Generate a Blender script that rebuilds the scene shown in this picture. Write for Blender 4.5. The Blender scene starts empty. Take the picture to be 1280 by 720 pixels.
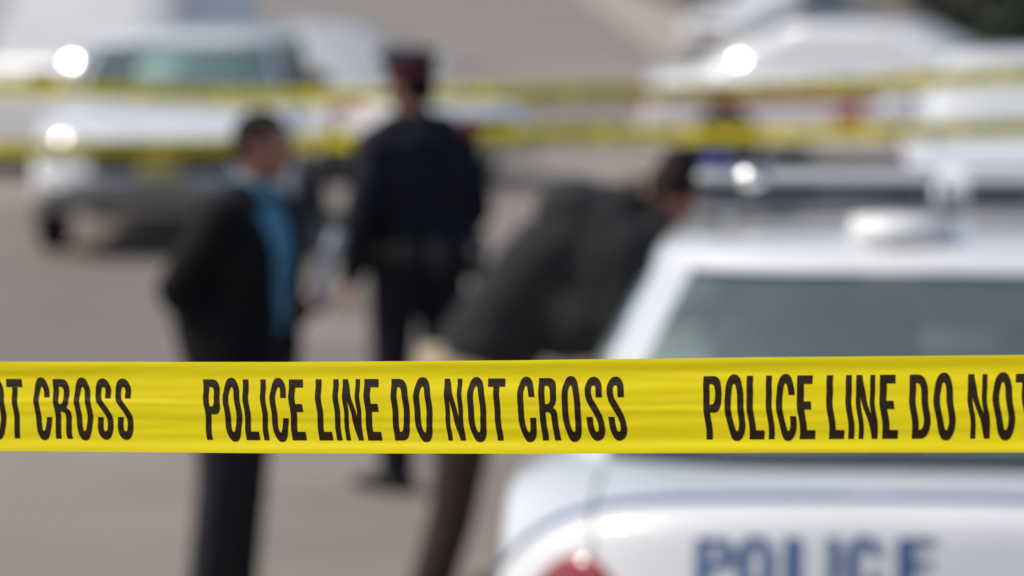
import bpy, bmesh, math, random
from mathutils import Vector, Matrix, Euler
from mathutils.noise import noise as pnoise
random.seed(7)
R = math.radians
S = bpy.context.scene
COL = S.collection

# ------------------------------------------------------------------ camera, light, exposure
H, PITCH, FPX = 2.30, 5.777, 4300.0
cam = bpy.data.cameras.new("camera"); cam_o = bpy.data.objects.new("camera", cam); COL.objects.link(cam_o)
cam_o.location = (0, 0, H); cam_o.rotation_euler = (R(90 - PITCH), 0, 0)
cam.sensor_width = 36; cam.lens = FPX / 1280 * 36; cam.clip_start = .05; cam.clip_end = 3000
cam.dof.use_dof = True; cam.dof.focus_distance = 2.80; cam.dof.aperture_fstop = 4.25
cam.dof.aperture_blades = 0
S.camera = cam_o
SUN_AZ, SUN_EL = -92.5, 50.0
w = bpy.data.worlds.new("World"); S.world = w; w.use_nodes = True
nt = w.node_tree; bg = nt.nodes["Background"]
sky = nt.nodes.new("ShaderNodeTexSky"); sky.sky_type = 'NISHITA'; sky.sun_disc = False
sky.sun_elevation = R(SUN_EL); sky.sun_rotation = R(SUN_AZ); sky.dust_density = 2.5; sky.air_density = 1.0
nt.links.new(sky.outputs[0], bg.inputs[0]); bg.inputs[1].default_value = .12
sl = bpy.data.lights.new("sun", 'SUN'); sl.energy = 3.4; sl.angle = R(.53); sl.color = (1, .94, .85)
so = bpy.data.objects.new("sun", sl); COL.objects.link(so)
sd = Vector((math.sin(R(SUN_AZ)) * math.cos(R(SUN_EL)), math.cos(R(SUN_AZ)) * math.cos(R(SUN_EL)), math.sin(R(SUN_EL))))
so.rotation_euler = sd.to_track_quat('Z', 'Y').to_euler(); so.location = sd * 30
S.view_settings.view_transform = 'Standard'; S.view_settings.look = 'None'
S.view_settings.exposure = 0.0; S.view_settings.gamma = 1
S.render.engine = 'CYCLES'
S.cycles.use_denoising = True; S.cycles.max_bounces = 8; S.cycles.transparent_max_bounces = 12
S.cycles.sample_clamp_indirect = 6; S.cycles.caustics_reflective = False; S.cycles.caustics_refractive = False

# ------------------------------------------------------------------ materials
MATS = {}
def mat(name, col, rough=.6, metal=0, coat=0, coat_r=.03, spec=.5, nscale=0, namt=0, col2=None, bump=0, bscale=None, sheen=0):
    if name in MATS: return MATS[name]
    m = bpy.data.materials.new(name); m.use_nodes = True; t = m.node_tree; b = t.nodes["Principled BSDF"]
    b.inputs["Base Color"].default_value = (*col, 1); b.inputs["Roughness"].default_value = rough
    b.inputs["Metallic"].default_value = metal; b.inputs["Coat Weight"].default_value = coat
    b.inputs["Coat Roughness"].default_value = coat_r; b.inputs["Specular IOR Level"].default_value = spec
    b.inputs["Sheen Weight"].default_value = sheen
    if nscale:
        tc = t.nodes.new("ShaderNodeTexCoord"); n = t.nodes.new("ShaderNodeTexNoise")
        n.inputs["Scale"].default_value = nscale; n.inputs["Detail"].default_value = 5
        t.links.new(tc.outputs["Object"], n.inputs["Vector"])
        cr = t.nodes.new("ShaderNodeValToRGB"); cr.color_ramp.elements[0].position = .3; cr.color_ramp.elements[1].position = .7
        c2 = col2 or tuple(c * (1 - namt) for c in col)
        cr.color_ramp.elements[0].color = (*c2, 1); cr.color_ramp.elements[1].color = (*col, 1)
        t.links.new(n.outputs["Fac"], cr.inputs[0]); t.links.new(cr.outputs[0], b.inputs["Base Color"])
        if bump:
            bp = t.nodes.new("ShaderNodeBump"); bp.inputs["Strength"].default_value = bump; bp.inputs["Distance"].default_value = .01
            src = n
            if bscale:
                src = t.nodes.new("ShaderNodeTexNoise"); src.inputs["Scale"].default_value = bscale
                t.links.new(tc.outputs["Object"], src.inputs["Vector"])
            t.links.new(src.outputs["Fac"], bp.inputs["Height"]); t.links.new(bp.outputs[0], b.inputs["Normal"])
    MATS[name] = m; return m

WHITE = mat("white_paint", (.74, .75, .77), .32, coat=1, coat_r=.035, nscale=3, namt=.08)
SEAM = mat("panel_gap", (.02, .02, .022), .7)
BLUE = mat("blue_vinyl", (.048, .11, .26), .4, coat=.5, nscale=8, namt=.1)
RED = mat("red_vinyl", (.45, .03, .035), .4, coat=.5, nscale=8, namt=.1)
TAIL = mat("tail_lens", (.30, .006, .018), .12, coat=1, nscale=30, namt=.3)
LAMP = mat("lamp_lens", (.70, .72, .74), .14, metal=.3, coat=1, nscale=40, namt=.2)
CHROME = mat("chrome", (.85, .85, .86), .07, metal=1, nscale=5, namt=.05)
RUBBER = mat("rubber", (.018, .018, .019), .8, nscale=20, namt=.3)
ALLOY = mat("alloy", (.5, .5, .52), .3, metal=.9, nscale=9, namt=.15)
BLACKP = mat("black_plastic", (.03, .03, .032), .5, nscale=15, namt=.3)
GREYP = mat("grey_plastic", (.28, .29, .31), .4, nscale=10, namt=.15)
SILVER = mat("silver_plastic", (.17, .17, .18), .35, coat=.5, nscale=6, namt=.12)
SEATM = mat("seat_fabric", (.045, .05, .055), .9, nscale=40, namt=.3)
SKIN = mat("skin", (.34, .165, .115), .55, nscale=14, col2=(.28, .12, .085))
HAIR = mat("hair", (.008, .006, .005), .75, spec=.2, nscale=60, namt=.4)
HAIR2 = mat("brown_hair", (.013, .007, .006), .75, spec=.2, nscale=60, namt=.4)
EYE = mat("eye", (.5, .48, .45), .2, nscale=50, namt=.2)
SUIT = mat("suit_wool", (.006, .006, .008), .85, spec=.2, nscale=30, namt=.3, bump=.3, bscale=90, sheen=.03)
SUITT = mat("suit_trousers", (.008, .009, .016), .85, nscale=30, namt=.3, bump=.3, bscale=90, sheen=.05)
SHIRT = mat("blue_shirt", (.10, .33, .50), .75, nscale=10, namt=.15, bump=.2, bscale=60)
NAVY = mat("navy_uniform", (.005, .0065, .015), .8, spec=.25, nscale=20, namt=.3, bump=.3, bscale=70, sheen=.03)
LEATHER = mat("black_leather", (.008, .008, .009), .6, nscale=25, namt=.3)
COATM = mat("charcoal_coat", (.019, .020, .022), .85, spec=.2, nscale=18, namt=.3, bump=.35, bscale=60, sheen=.06)
BROWN = mat("brown_trousers", (.030, .018, .014), .85, nscale=18, namt=.3, bump=.3, bscale=60)
KHAKI = mat("khaki_shirt", (.35, .28, .19), .8, nscale=18, namt=.15)
PAPER = mat("paper", (.6, .63, .70), .8, nscale=20, namt=.05)
CONC = mat("concrete", (.38, .335, .29), .9, nscale=2, namt=.2, bump=.3)
GRASS = mat("dead_grass_soil", (.15, .115, .085), .95, nscale=.6, col2=(.10, .075, .06), bump=.5)
BARK = mat("bark", (.06, .045, .035), .9, nscale=10, namt=.5, bump=.6)
STEEL = mat("galvanised_steel", (.4, .41, .42), .45, metal=.8, nscale=12, namt=.3)
INK = mat("black_ink", (.021, .0105, .002), .55, spec=.12, nscale=60, namt=.25)

def asphalt():
    m = bpy.data.materials.new("asphalt"); m.use_nodes = True; t = m.node_tree; b = t.nodes["Principled BSDF"]
    N = t.nodes.new; L = t.links.new
    tc = N("ShaderNodeTexCoord")
    def noise(sc, det=6, dist=0):
        n = N("ShaderNodeTexNoise"); n.inputs["Scale"].default_value = sc; n.inputs["Detail"].default_value = det
        n.inputs["Distortion"].default_value = dist; L(tc.outputs["Object"], n.inputs["Vector"]); return n
    big, mid, fine = noise(.13, 4, .8), noise(.9, 5), noise(110, 2)
    r1 = N("ShaderNodeValToRGB"); r1.color_ramp.elements[0].position = .40; r1.color_ramp.elements[1].position = .60
    r1.color_ramp.elements[0].color = (.200, .174, .153, 1); r1.color_ramp.elements[1].color = (.305, .268, .237, 1)
    L(big.outputs["Fac"], r1.inputs[0])
    r2 = N("ShaderNodeValToRGB"); r2.color_ramp.elements[0].position = .3; r2.color_ramp.elements[1].position = .75
    r2.color_ramp.elements[0].color = (.82, .82, .82, 1); r2.color_ramp.elements[1].color = (1.06, 1.05, 1.04, 1)
    L(mid.outputs["Fac"], r2.inputs[0])
    r3 = N("ShaderNodeValToRGB"); r3.color_ramp.elements[0].position = .35; r3.color_ramp.elements[1].position = .65
    r3.color_ramp.elements[0].color = (.65, .65, .65, 1); r3.color_ramp.elements[1].color = (1.25, 1.25, 1.25, 1)
    L(fine.outputs["Fac"], r3.inputs[0])
    def mul(a, c):
        x = N("ShaderNodeMix"); x.data_type = 'RGBA'; x.blend_type = 'MULTIPLY'; x.inputs[0].default_value = 1
        L(a, x.inputs[6]); L(c, x.inputs[7]); return x.outputs[2]
    L(mul(mul(r1.outputs[0], r2.outputs[0]), r3.outputs[0]), b.inputs["Base Color"])
    b.inputs["Roughness"].default_value = .85
    bp = N("ShaderNodeBump"); bp.inputs["Strength"].default_value = .5; bp.inputs["Distance"].default_value = .006
    L(fine.outputs["Fac"], bp.inputs["Height"]); L(bp.outputs[0], b.inputs["Normal"])
    return m

def tape_mat():
    m = bpy.data.materials.new("yellow_tape_film"); m.use_nodes = True; t = m.node_tree; b = t.nodes["Principled BSDF"]
    N = t.nodes.new; L = t.links.new
    tc = N("ShaderNodeTexCoord"); mp = N("ShaderNodeMapping"); mp.inputs["Scale"].default_value = (2.2, 2.2, 36)
    L(tc.outputs["Object"], mp.inputs[0])
    n = N("ShaderNodeTexNoise"); n.inputs["Scale"].default_value = 1.6; n.inputs["Detail"].default_value = 6; L(mp.outputs[0], n.inputs["Vector"])
    cr = N("ShaderNodeValToRGB"); cr.color_ramp.elements[0].position = .3; cr.color_ramp.elements[1].position = .7
    cr.color_ramp.elements[0].color = (.84, .685, .007, 1); cr.color_ramp.elements[1].color = (.88, .735, .010, 1)
    L(n.outputs["Fac"], cr.inputs[0]); L(cr.outputs[0], b.inputs["Base Color"])
    b.inputs["Roughness"].default_value = .42; b.inputs["Specular IOR Level"].default_value = .12
    tr = N("ShaderNodeBsdfTranslucent"); L(cr.outputs[0], tr.inputs[0])
    bp = N("ShaderNodeBump"); bp.inputs["Strength"].default_value = .05; bp.inputs["Distance"].default_value = .004
    L(n.outputs["Fac"], bp.inputs["Height"]); L(bp.outputs[0], b.inputs["Normal"])
    mx = N("ShaderNodeMixShader"); mx.inputs[0].default_value = .18
    L(b.outputs[0], mx.inputs[1]); L(tr.outputs[0], mx.inputs[2]); L(mx.outputs[0], t.nodes["Material Output"].inputs[0])
    return m

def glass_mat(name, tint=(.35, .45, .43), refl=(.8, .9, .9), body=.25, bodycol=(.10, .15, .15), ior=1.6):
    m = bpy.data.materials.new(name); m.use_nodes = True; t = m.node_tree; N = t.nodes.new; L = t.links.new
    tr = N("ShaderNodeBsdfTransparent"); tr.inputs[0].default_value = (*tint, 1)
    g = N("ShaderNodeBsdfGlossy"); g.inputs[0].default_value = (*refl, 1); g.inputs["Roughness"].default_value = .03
    d = N("ShaderNodeBsdfDiffuse")                       # road film and dust on the pane; in GLASSP a painted pale glare
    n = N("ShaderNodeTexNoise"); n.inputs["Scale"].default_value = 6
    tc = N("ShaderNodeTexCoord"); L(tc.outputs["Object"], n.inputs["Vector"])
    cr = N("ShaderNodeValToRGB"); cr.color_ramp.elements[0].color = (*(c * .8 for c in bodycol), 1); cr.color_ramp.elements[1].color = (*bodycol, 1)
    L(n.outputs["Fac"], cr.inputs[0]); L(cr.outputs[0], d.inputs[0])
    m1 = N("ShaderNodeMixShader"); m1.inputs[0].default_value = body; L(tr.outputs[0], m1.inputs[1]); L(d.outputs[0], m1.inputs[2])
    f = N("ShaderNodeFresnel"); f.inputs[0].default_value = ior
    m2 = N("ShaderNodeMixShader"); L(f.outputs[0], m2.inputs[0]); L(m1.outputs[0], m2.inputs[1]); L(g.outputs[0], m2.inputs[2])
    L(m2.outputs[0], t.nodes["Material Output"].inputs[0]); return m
GLASS = glass_mat("tinted_glass", (.72, .86, .82), body=.20, bodycol=(.42, .53, .505))
GLASSW = glass_mat("clear_windscreen", (.92, .97, .95), body=.05, bodycol=(.3, .34, .33), ior=1.4)
GLASSD = glass_mat("dark_tinted_glass", (.10, .14, .135), body=.40, bodycol=(.04, .06, .06), ior=1.4)
GLASSP = glass_mat("painted_glare_glass", (.25, .35, .33), body=.85, bodycol=(.66, .68, .71), ior=1.35)  # pale diffuse colour painted in for bright sky reflected by the panes
def leaf_mat(name, c1, c2):
    m = mat(name, c1, .6, nscale=.7, col2=c2); return m
EVERG = leaf_mat("evergreen_needles", (.035, .055, .028), (.02, .032, .018))
TAPE = tape_mat()

BANDM = mat("black_window_band", (.022, .027, .032), .25, coat=.6, nscale=12, namt=.2)  # black band round the rear pane, widest along its base

# ------------------------------------------------------------------ helpers
def W(px, py, d):
    """point seen at photo pixel (1280x720) at depth d"""
    x = (px - 640) / FPX * d; dn = (py - 360) / FPX * d; c, s = math.cos(R(PITCH)), math.sin(R(PITCH))
    return Vector((x, d * c - dn * s, H - d * s - dn * c))
def link(name, me, m=None, parent=None, smooth=True, loc=None, rz=0):
    o = bpy.data.objects.new(name, me); COL.objects.link(o)
    if m is not None and not me.materials:
        for q in (m if isinstance(m, (list, tuple)) else [m]): me.materials.append(q)
    if smooth: me.shade_smooth()
    if parent: o.parent = parent
    if loc is not None: o.location = loc
    if rz: o.rotation_euler = (0, 0, rz)
    return o
def mesh(name, vs, fs):
    me = bpy.data.meshes.new(name); me.from_pydata([tuple(v) for v in vs], [], fs); me.update(); return me
def bm_mesh(name, bm):
    bmesh.ops.recalc_face_normals(bm, faces=bm.faces[:])
    me = bpy.data.meshes.new(name); bm.to_mesh(me); bm.free(); return me
def tag(o, label=None, cat=None, group=None, kind=None):
    if label: o["label"] = label
    if cat: o["category"] = cat
    if group: o["group"] = group
    if kind: o["kind"] = kind
    return o
def empty(name, loc, rz=0):
    o = bpy.data.objects.new(name, None); COL.objects.link(o); o.location = loc; o.rotation_euler = (0, 0, rz); o.empty_display_size = .2; return o
def sst(a, b, x):
    t = max(0, min(1, (x - a) / (b - a))); return t * t * (3 - 2 * t)
def box(bm, c, s, bev=.01, rot=None):
    M = Matrix.Translation(c) @ (rot.to_4x4() if rot else Matrix.Identity(4)) @ Matrix.Diagonal((*s, 1))
    r = bmesh.ops.create_cube(bm, size=1, matrix=M)
    if bev:
        es = list({e for v in r['verts'] for e in v.link_edges})
        bmesh.ops.bevel(bm, geom=es, offset=bev, segments=3, profile=.5, affect='EDGES')
def caps(bm, p0, p1, r0, r1, n=16, k=4):
    p0, p1 = Vector(p0), Vector(p1); d = (p1 - p0); L = d.length or 1e-6; q = d.to_track_quat('Z', 'Y').to_matrix()
    rings = []
    prof = [(-r0 * math.cos(a), r0 * math.sin(a)) for a in [i * math.pi / 2 / k for i in range(1, k + 1)]] + \
           [(L + r1 * math.sin(a), r1 * math.cos(a)) for a in [i * math.pi / 2 / k for i in range(0, k)]]
    for z, r in prof:
        rings.append([bm.verts.new(p0 + q @ Vector((r * math.cos(2 * math.pi * j / n), r * math.sin(2 * math.pi * j / n), z))) for j in range(n)])
    a = bm.verts.new(p0 + q @ Vector((0, 0, -r0))); b = bm.verts.new(p0 + q @ Vector((0, 0, L + r1)))
    for i in range(len(rings) - 1):
        for j in range(n): bm.faces.new((rings[i][j], rings[i][(j + 1) % n], rings[i + 1][(j + 1) % n], rings[i + 1][j]))
    for j in range(n):
        bm.faces.new((a, rings[0][(j + 1) % n], rings[0][j])); bm.faces.new((b, rings[-1][j], rings[-1][(j + 1) % n]))
def ell(bm, c, r, rot=None, seg=20):
    M = Matrix.Translation(c) @ (rot.to_4x4() if rot else Matrix.Identity(4)) @ Matrix.Diagonal((*r, 1))
    bmesh.ops.create_uvsphere(bm, u_segments=seg, v_segments=seg // 2 + 2, radius=1, matrix=M)
def rings_loft(bm, rings, n=28, right=Vector((1, 0, 0)), p=2.4):
    """rings: (centre, rx, ry); oriented along the path"""
    cs = [Vector(r[0]) for r in rings]; out = []
    for i, (c, rx, ry) in enumerate(rings):
        t = (cs[min(i + 1, len(cs) - 1)] - cs[max(i - 1, 0)]).normalized()
        f = t.cross(right).normalized() * -1
        ring = []
        for j in range(n):
            a = 2 * math.pi * j / n; ca, sa = math.cos(a), math.sin(a)
            x = rx * math.copysign(abs(ca) ** (2 / p), ca); y = ry * math.copysign(abs(sa) ** (2 / p), sa)
            ring.append(bm.verts.new(cs[i] + right * x + f * y))
        out.append(ring)
    for i in range(len(out) - 1):
        for j in range(n): bm.faces.new((out[i][j], out[i][(j + 1) % n], out[i + 1][(j + 1) % n], out[i + 1][j]))
    bm.faces.new(out[0][::-1]); bm.faces.new(out[-1])
DG = None
def remesh(bm, vox, smooth=6, name="m"):
    bmesh.ops.recalc_face_normals(bm, faces=bm.faces[:])
    me = bpy.data.meshes.new(name + "_src"); bm.to_mesh(me); bm.free()
    o = bpy.data.objects.new("tmp", me); COL.objects.link(o)
    r = o.modifiers.new("r", 'REMESH'); r.mode = 'VOXEL'; r.voxel_size = vox
    s = o.modifiers.new("s", 'SMOOTH'); s.iterations = smooth; s.factor = .5
    dg = bpy.context.evaluated_depsgraph_get(); dg.update()
    res = bpy.data.meshes.new_from_object(o.evaluated_get(dg)); res.name = name
    bpy.data.objects.remove(o); bpy.data.meshes.remove(me); return res

# ------------------------------------------------------------------ lettering (own condensed gothic glyphs, units: cap height 74)
HC = 74.0
def se(cx, cy, rx, ry, n, a0, a1, k):
    out = []
    for i in range(k + 1):
        a = R(a0 + (a1 - a0) * i / k); c, s = math.cos(a), math.sin(a)
        out.append((cx + rx * math.copysign(abs(c) ** (2 / n), c), cy + ry * math.copysign(abs(s) ** (2 / n), s)))
    return out
def ribbon(path, hx, hy):
    L_, R_ = [], []
    for i, (x, y) in enumerate(path):
        x0, y0 = path[max(i - 1, 0)]; x1, y1 = path[min(i + 1, len(path) - 1)]
        dx, dy = x1 - x0, y1 - y0; l = math.hypot(dx, dy) or 1; nx, ny = -dy / l, dx / l
        L_.append((x + nx * hx, y + ny * hy)); R_.append((x - nx * hx, y - ny * hy))
    return L_ + R_[::-1]
def glyph(ch):
    s, t, H_ = 7.4, 10.2, HC
    if ch == 'I': return 6.8, [[(0, 0), (6.8, 0), (6.8, H_), (0, H_)]]
    if ch == 'L': return 17.5, [[(0, 0), (17.5, 0), (17.5, t), (s, t), (s, H_), (0, H_)]]
    if ch == 'E': return 18, [[(0, 0), (18, 0), (18, t), (s + .6, t), (s + .6, 34), (16.5, 34), (16.5, 43.5), (s + .6, 43.5), (s + .6, H_ - t), (18, H_ - t), (18, H_), (0, H_)]]
    if ch == 'T': return 21.3, [[(7.2, 0), (14.4, 0), (14.4, H_ - t), (21.3, H_ - t), (21.3, H_), (0, H_), (0, H_ - t), (7.2, H_ - t)]]
    if ch == 'N': return 21.8, [[(0, 0), (5.6, 0), (5.6, 48), (15.4, 0), (21.8, 0), (21.8, H_), (16.2, H_), (16.2, 27), (6.6, H_), (0, H_)]]
    if ch == 'O': return 22.5, [se(11.25, 37, 11.25, 39, 2.5, 0, 360, 48)[:-1], se(11.25, 37, 3.9, 27.5, 2.3, 0, 360, 40)[:-1]]
    if ch == 'C':
        o = se(11, 37, 11, 39, 2.5, 0, 360, 96)[:-1]; i = se(11, 37, 3.8, 27.5, 2.3, 0, 360, 96)[:-1]
        yt, yb = 51.0, 26.5
        def cut(q, xr):
            up = [p for p in q if not (p[0] > 11 and yb < p[1] < yt)]
            # start right after the gap: points are ordered from angle 0 upwards
            k = next(j for j, p in enumerate(up) if p[1] >= yt); up = up[k:] + up[:k]
            return [(xr, yt)] + up + [(xr, yb)]
        return 22, [cut(o, 21.7) + cut(i, 14.5)[::-1]]
    if ch == 'P':
        out = [(0, 0), (s, 0), (s, 31)] + se(11, 52.5, 10.5, 21.5, 2.9, -90, 90, 20) + [(0, H_)]
        return 21.5, [out, [(s, 40.5)] + se(9.5, 52.5, 4.6, 12, 2.6, -90, 90, 14) + [(s, 64.5)]]
    if ch == 'R':
        out = [(0, 0), (s, 0), (s, 33), (9.5, 33)] + se(9.5, 27, 4.6, 6, 2.4, 90, 0, 8) + [(14.2, 6), (15.2, 0), (22.6, 0), (21.6, 6)] + \
              se(13.5, 30, 8, 8.5, 2.2, 0, 65, 6) + se(11, 56, 10.6, 18, 2.8, -58, 90, 18) + [(0, H_)]
        return 22.6, [out, [(s, 42.5)] + se(9.5, 53.5, 4.7, 11, 2.6, -90, 90, 14) + [(s, 64.5)]]
    if ch == 'D':
        return 21.8, [[(0, 0)] + se(8, 37, 13.8, 37, 2.9, -90, 90, 28) + [(0, H_)], [(s, t)] + se(8.5, 37, 5.8, 37 - t, 2.8, -90, 90, 24) + [(s, H_ - t)]]
    if ch == 'S':
        pa = [(17, 50), (17, 55)] + se(10.5, 58, 6.6, 11.5, 2.2, 0, 180, 18) + [(4.0, 54), (5.2, 47.5), (8.6, 41), (12.6, 34), (15.8, 27), (17.2, 20)] + \
             se(10.6, 16.5, 6.6, 12.0, 2.2, 0, -180, 18) + [(4.0, 19), (4.0, 27)]
        return 21, [ribbon(pa, 3.75, 5.4)]
def glyph_mesh(ch, step=2.6):
    wd, polys = glyph(ch)
    cu = bpy.data.curves.new("g", 'CURVE'); cu.dimensions = '2D'; cu.fill_mode = 'BOTH'
    for p in polys:
        sp = cu.splines.new('POLY'); sp.points.add(len(p) - 1); sp.use_cyclic_u = True
        for q, (x, y) in zip(sp.points, p): q.co = (x, y, 0, 1)
    o = bpy.data.objects.new("tmp", cu); COL.objects.link(o)
    dg = bpy.context.evaluated_depsgraph_get(); dg.update()
    me = bpy.data.meshes.new_from_object(o.evaluated_get(dg)); bpy.data.objects.remove(o)
    bm = bmesh.new(); bm.from_mesh(me)
    bmesh.ops.remove_doubles(bm, verts=bm.verts[:], dist=.02)
    k = 0.0
    y = step
    while y < HC + 3:
        bmesh.ops.bisect_plane(bm, geom=bm.verts[:] + bm.edges[:] + bm.faces[:], plane_co=(0, y, 0), plane_no=(0, 1, 0)); y += step
    x = 5.0
    while x < wd:
        bmesh.ops.bisect_plane(bm, geom=bm.verts[:] + bm.edges[:] + bm.faces[:], plane_co=(x, 0, 0), plane_no=(1, 0, 0)); x += 5
    bm.verts.ensure_lookup_table()
    vs = [tuple(v.co) for v in bm.verts]; idx = {v: i for i, v in enumerate(bm.verts)}
    fs = []
    for f in bm.faces:
        l = [idx[v] for v in f.verts]; 
        if f.normal.z < 0: l = l[::-1]
        fs.append(l)
    bm.free(); return wd, vs, fs
GL = {c: glyph_mesh(c) for c in 'POLICENDTRS'}
PHRASE = list(zip("POLICELINEDONOTCROSS", [0, 25.2, 51.3, 74, 86, 110.5, 144.8, 167.2, 179.2, 206.5, 240.7, 268.5, 307.3, 335.5, 361.2, 397.3, 423.7, 451.5, 480, 506.5]))
PXLEN = 529.0

# ------------------------------------------------------------------ ground
asp = asphalt()
def sheet(name, pts, z, m):
    me = mesh(name, [(x, y, z) for x, y in pts], [list(range(len(pts)))]); o = link(name, me, m, smooth=False); tag(o, kind='structure'); return o
sheet("ground", [(-1200, -60), (1200, -60), (1200, 2400), (-1200, 2400)], -.004, GRASS)
sheet("road", [(-11, -30), (6.6, -30), (6.4, 47), (3.3, 65), (2.9, 2000), (-60, 2000), (-11, 112)], 0, asp)
bm = bmesh.new()
kp = [(3.55, 60), (6.6, 42), (6.75, 42), (3.7, 400)]
me = mesh("sidewalk", [(2.9, 65, .06), (5.4, 65, .06), (6.4, 2000, .06), (2.9, 2000, .06), (2.9, 65, -.03), (5.4, 65, -.03), (6.4, 2000, -.03), (2.9, 2000, -.03)],
          [(0, 1, 2, 3), (0, 4, 5, 1), (0, 3, 7, 4), (1, 5, 6, 2)])
tag(link("sidewalk", me, CONC, smooth=False), kind='structure'); bm.free()

# ------------------------------------------------------------------ vehicles
def catmull(pts, per=5):
    out = []
    for i in range(len(pts) - 1):
        p0 = pts[max(i - 1, 0)]; p1 = pts[i]; p2 = pts[i + 1]; p3 = pts[min(i + 2, len(pts) - 1)]
        for k in range(per):
            t = k / per
            out.append(tuple(.5 * ((2 * b) + (-a + c) * t + (2 * a - 5 * b + 4 * c - d) * t * t + (-a + 3 * b - 3 * c + d) * t ** 3) for a, b, c, d in zip(p0, p1, p2, p3)))
    out.append(pts[-1]); return out
class Shell:
    """body skin: longitudinal profile (y,z,w) from front bottom over the top to rear bottom"""
    def __init__(s, prof, hl, zb, crown, endr, fall):
        s.p = catmull(prof, 5); s.hl, s.zb, s.crown, s.endr, s.fall = hl, zb, crown, endr, fall
    def at(s, u, v):
        v = max(0, min(len(s.p) - 1.0001, v)); i = int(v); f = v - i
        y, z, w_ = (a + (b - a) * f for a, b in zip(s.p[i], s.p[i + 1]))
        g = sst(s.hl - .75, s.hl - .05, abs(y)); au = abs(u)
        yy = y - math.copysign(1, y) * s.endr * g * au ** 4
        k = max(0, (z - s.zb) / .4); k = min(1, k)
        zz = z - k * (s.crown * u * u + (.045 + s.fall * g) * au ** 8)
        return Vector((u * w_, yy, max(zz, s.zb)))
    def off(s, u, v, d):
        e = 1e-2; a = s.at(u + e, v) - s.at(u - e, v); b = s.at(u, v + .05) - s.at(u, v - .05)
        n = a.cross(b).normalized(); p = s.at(u, v)
        c = Vector((0, 0, .55))
        if n.dot(p - c) < 0: n = -n
        return p + n * d
    def v_at(s, fn):
        return min((i / 10 for i in range(len(s.p) * 10 - 10)), key=lambda v: fn(s.at(0, v)))
def loft_cabin(c, root, mats, name_pre=""):
    """cabin: dict zb, zt, ztop, y0b(rear base), y0t, y1b(front base), y1t, wb, wt"""
    NT, NP = 26, 160; rows = []
    for i in range(NT + 1):
        t = i / NT
        z = c['zb'] + (c['zt'] - c['zb']) * t; bow = .04 * math.sin(math.pi * t)
        y0 = c['y0b'] + (c['y0t'] - c['y0b']) * t - bow; y1 = c['y1b'] + (c['y1t'] - c['y1b']) * t + bow
        w_ = c['wb'] + (c['wt'] - c['wb']) * (t ** 1.25); rows.append((z, y0, y1, w_, 1.0, t))
    y0, y1, w_ = rows[-1][1], rows[-1][2], rows[-1][3]
    K = 9
    for i in range(1, K + 1):
        a = i / K * math.pi / 2; sc = math.cos(a) ** .55 if i < K else 0.0
        rows.append((c['zt'] + (c['ztop'] - c['zt']) * math.sin(a) ** .8, y0, y1, w_, sc, 2))
    vs, par = [], []
    for (z, a0, a1, w_, sc, t) in rows:
        yc, hy = (a0 + a1) / 2, (a1 - a0) / 2
        for j in range(NP):
            a = 2 * math.pi * j / NP; n = 2 / c.get('n', 5.5); ca, sa = math.cos(a), math.sin(a)
            x = math.copysign(abs(ca) ** n, ca); y = math.copysign(abs(sa) ** n, sa)
            # bow of the glass in plan
            yb = yc + y * hy * sc; rr = .06 * (1 - min(1, abs(x))) ** 1 if False else 0
            q = 1 - .10 * abs(y) ** 6 * (1 if t <= 1 else 1)
            vs.append(Vector((x * w_ * sc * q, yb - math.copysign(.10 * abs(x) ** 3 * abs(y) ** 3, y) * sc, z - .015 * abs(x) ** 2 * (1 if t <= 1 else sc))))
            par.append((x, y, t))
    sets = {'window_band': [], 'cabin': [], 'rear_window': [], 'windshield': [], 'side_a': [], 'side_b': [], 'side_c': [], 'side_d': []}
    for i in range(len(rows) - 1):
        for j in range(NP):
            j2 = (j + 1) % NP; f = (i * NP + j, i * NP + j2, (i + 1) * NP + j2, (i + 1) * NP + j)
            x = (par[f[0]][0] + par[f[1]][0]) / 2; y = (par[f[0]][1] + par[f[1]][1]) / 2; t = (par[f[0]][2] + par[f[3]][2]) / 2
            k = 'cabin'
            if .03 < t < .955 and par[f[3]][2] <= 1:
                if y < -c.get('gy', .90) and abs(x) < c.get('gl', .90): k = 'rear_window'
                elif y > .90 and abs(x) < .90: k = 'windshield'
                elif abs(x) > .93 and t > .1 and c.get('side', True):
                    if -.74 + .12 * t < y < -.03: k = 'side_a' if x < 0 else 'side_b'
                    elif .03 < y < c.get('yf', .80 - .12 * t): k = 'side_c' if x < 0 else 'side_d'
                    if c.get('no_rear_side') and y < .03: k = 'cabin'
                if k == 'rear_window' and c.get('edge_band') and (t < .17 or abs(x) > c.get('gl', .9) - .02 or t > .94): k = 'window_band'
                if c.get('no_rear') and k == 'rear_window': k = 'cabin'
            sets[k].append(f)
    for k, fs in sets.items():
        if not fs: continue
        used = sorted({i for f in fs for i in f}); mp = {i: q for q, i in enumerate(used)}
        me = mesh(k, [vs[i] for i in used], [[mp[i] for i in f] for f in fs])
        bm = bmesh.new(); bm.from_mesh(me); bmesh.ops.remove_doubles(bm, verts=bm.verts[:], dist=1e-5); bm.to_mesh(me); bm.free()
        nm = 'side_window' if k.startswith('side') else ('roof' if k == 'cabin' else k)
        link(nm, me, BANDM if k == 'window_band' else mats[0] if k == 'cabin' else mats[2] if k.startswith('side') else mats[3] if k == 'windshield' else mats[1], root)
    return vs
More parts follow.
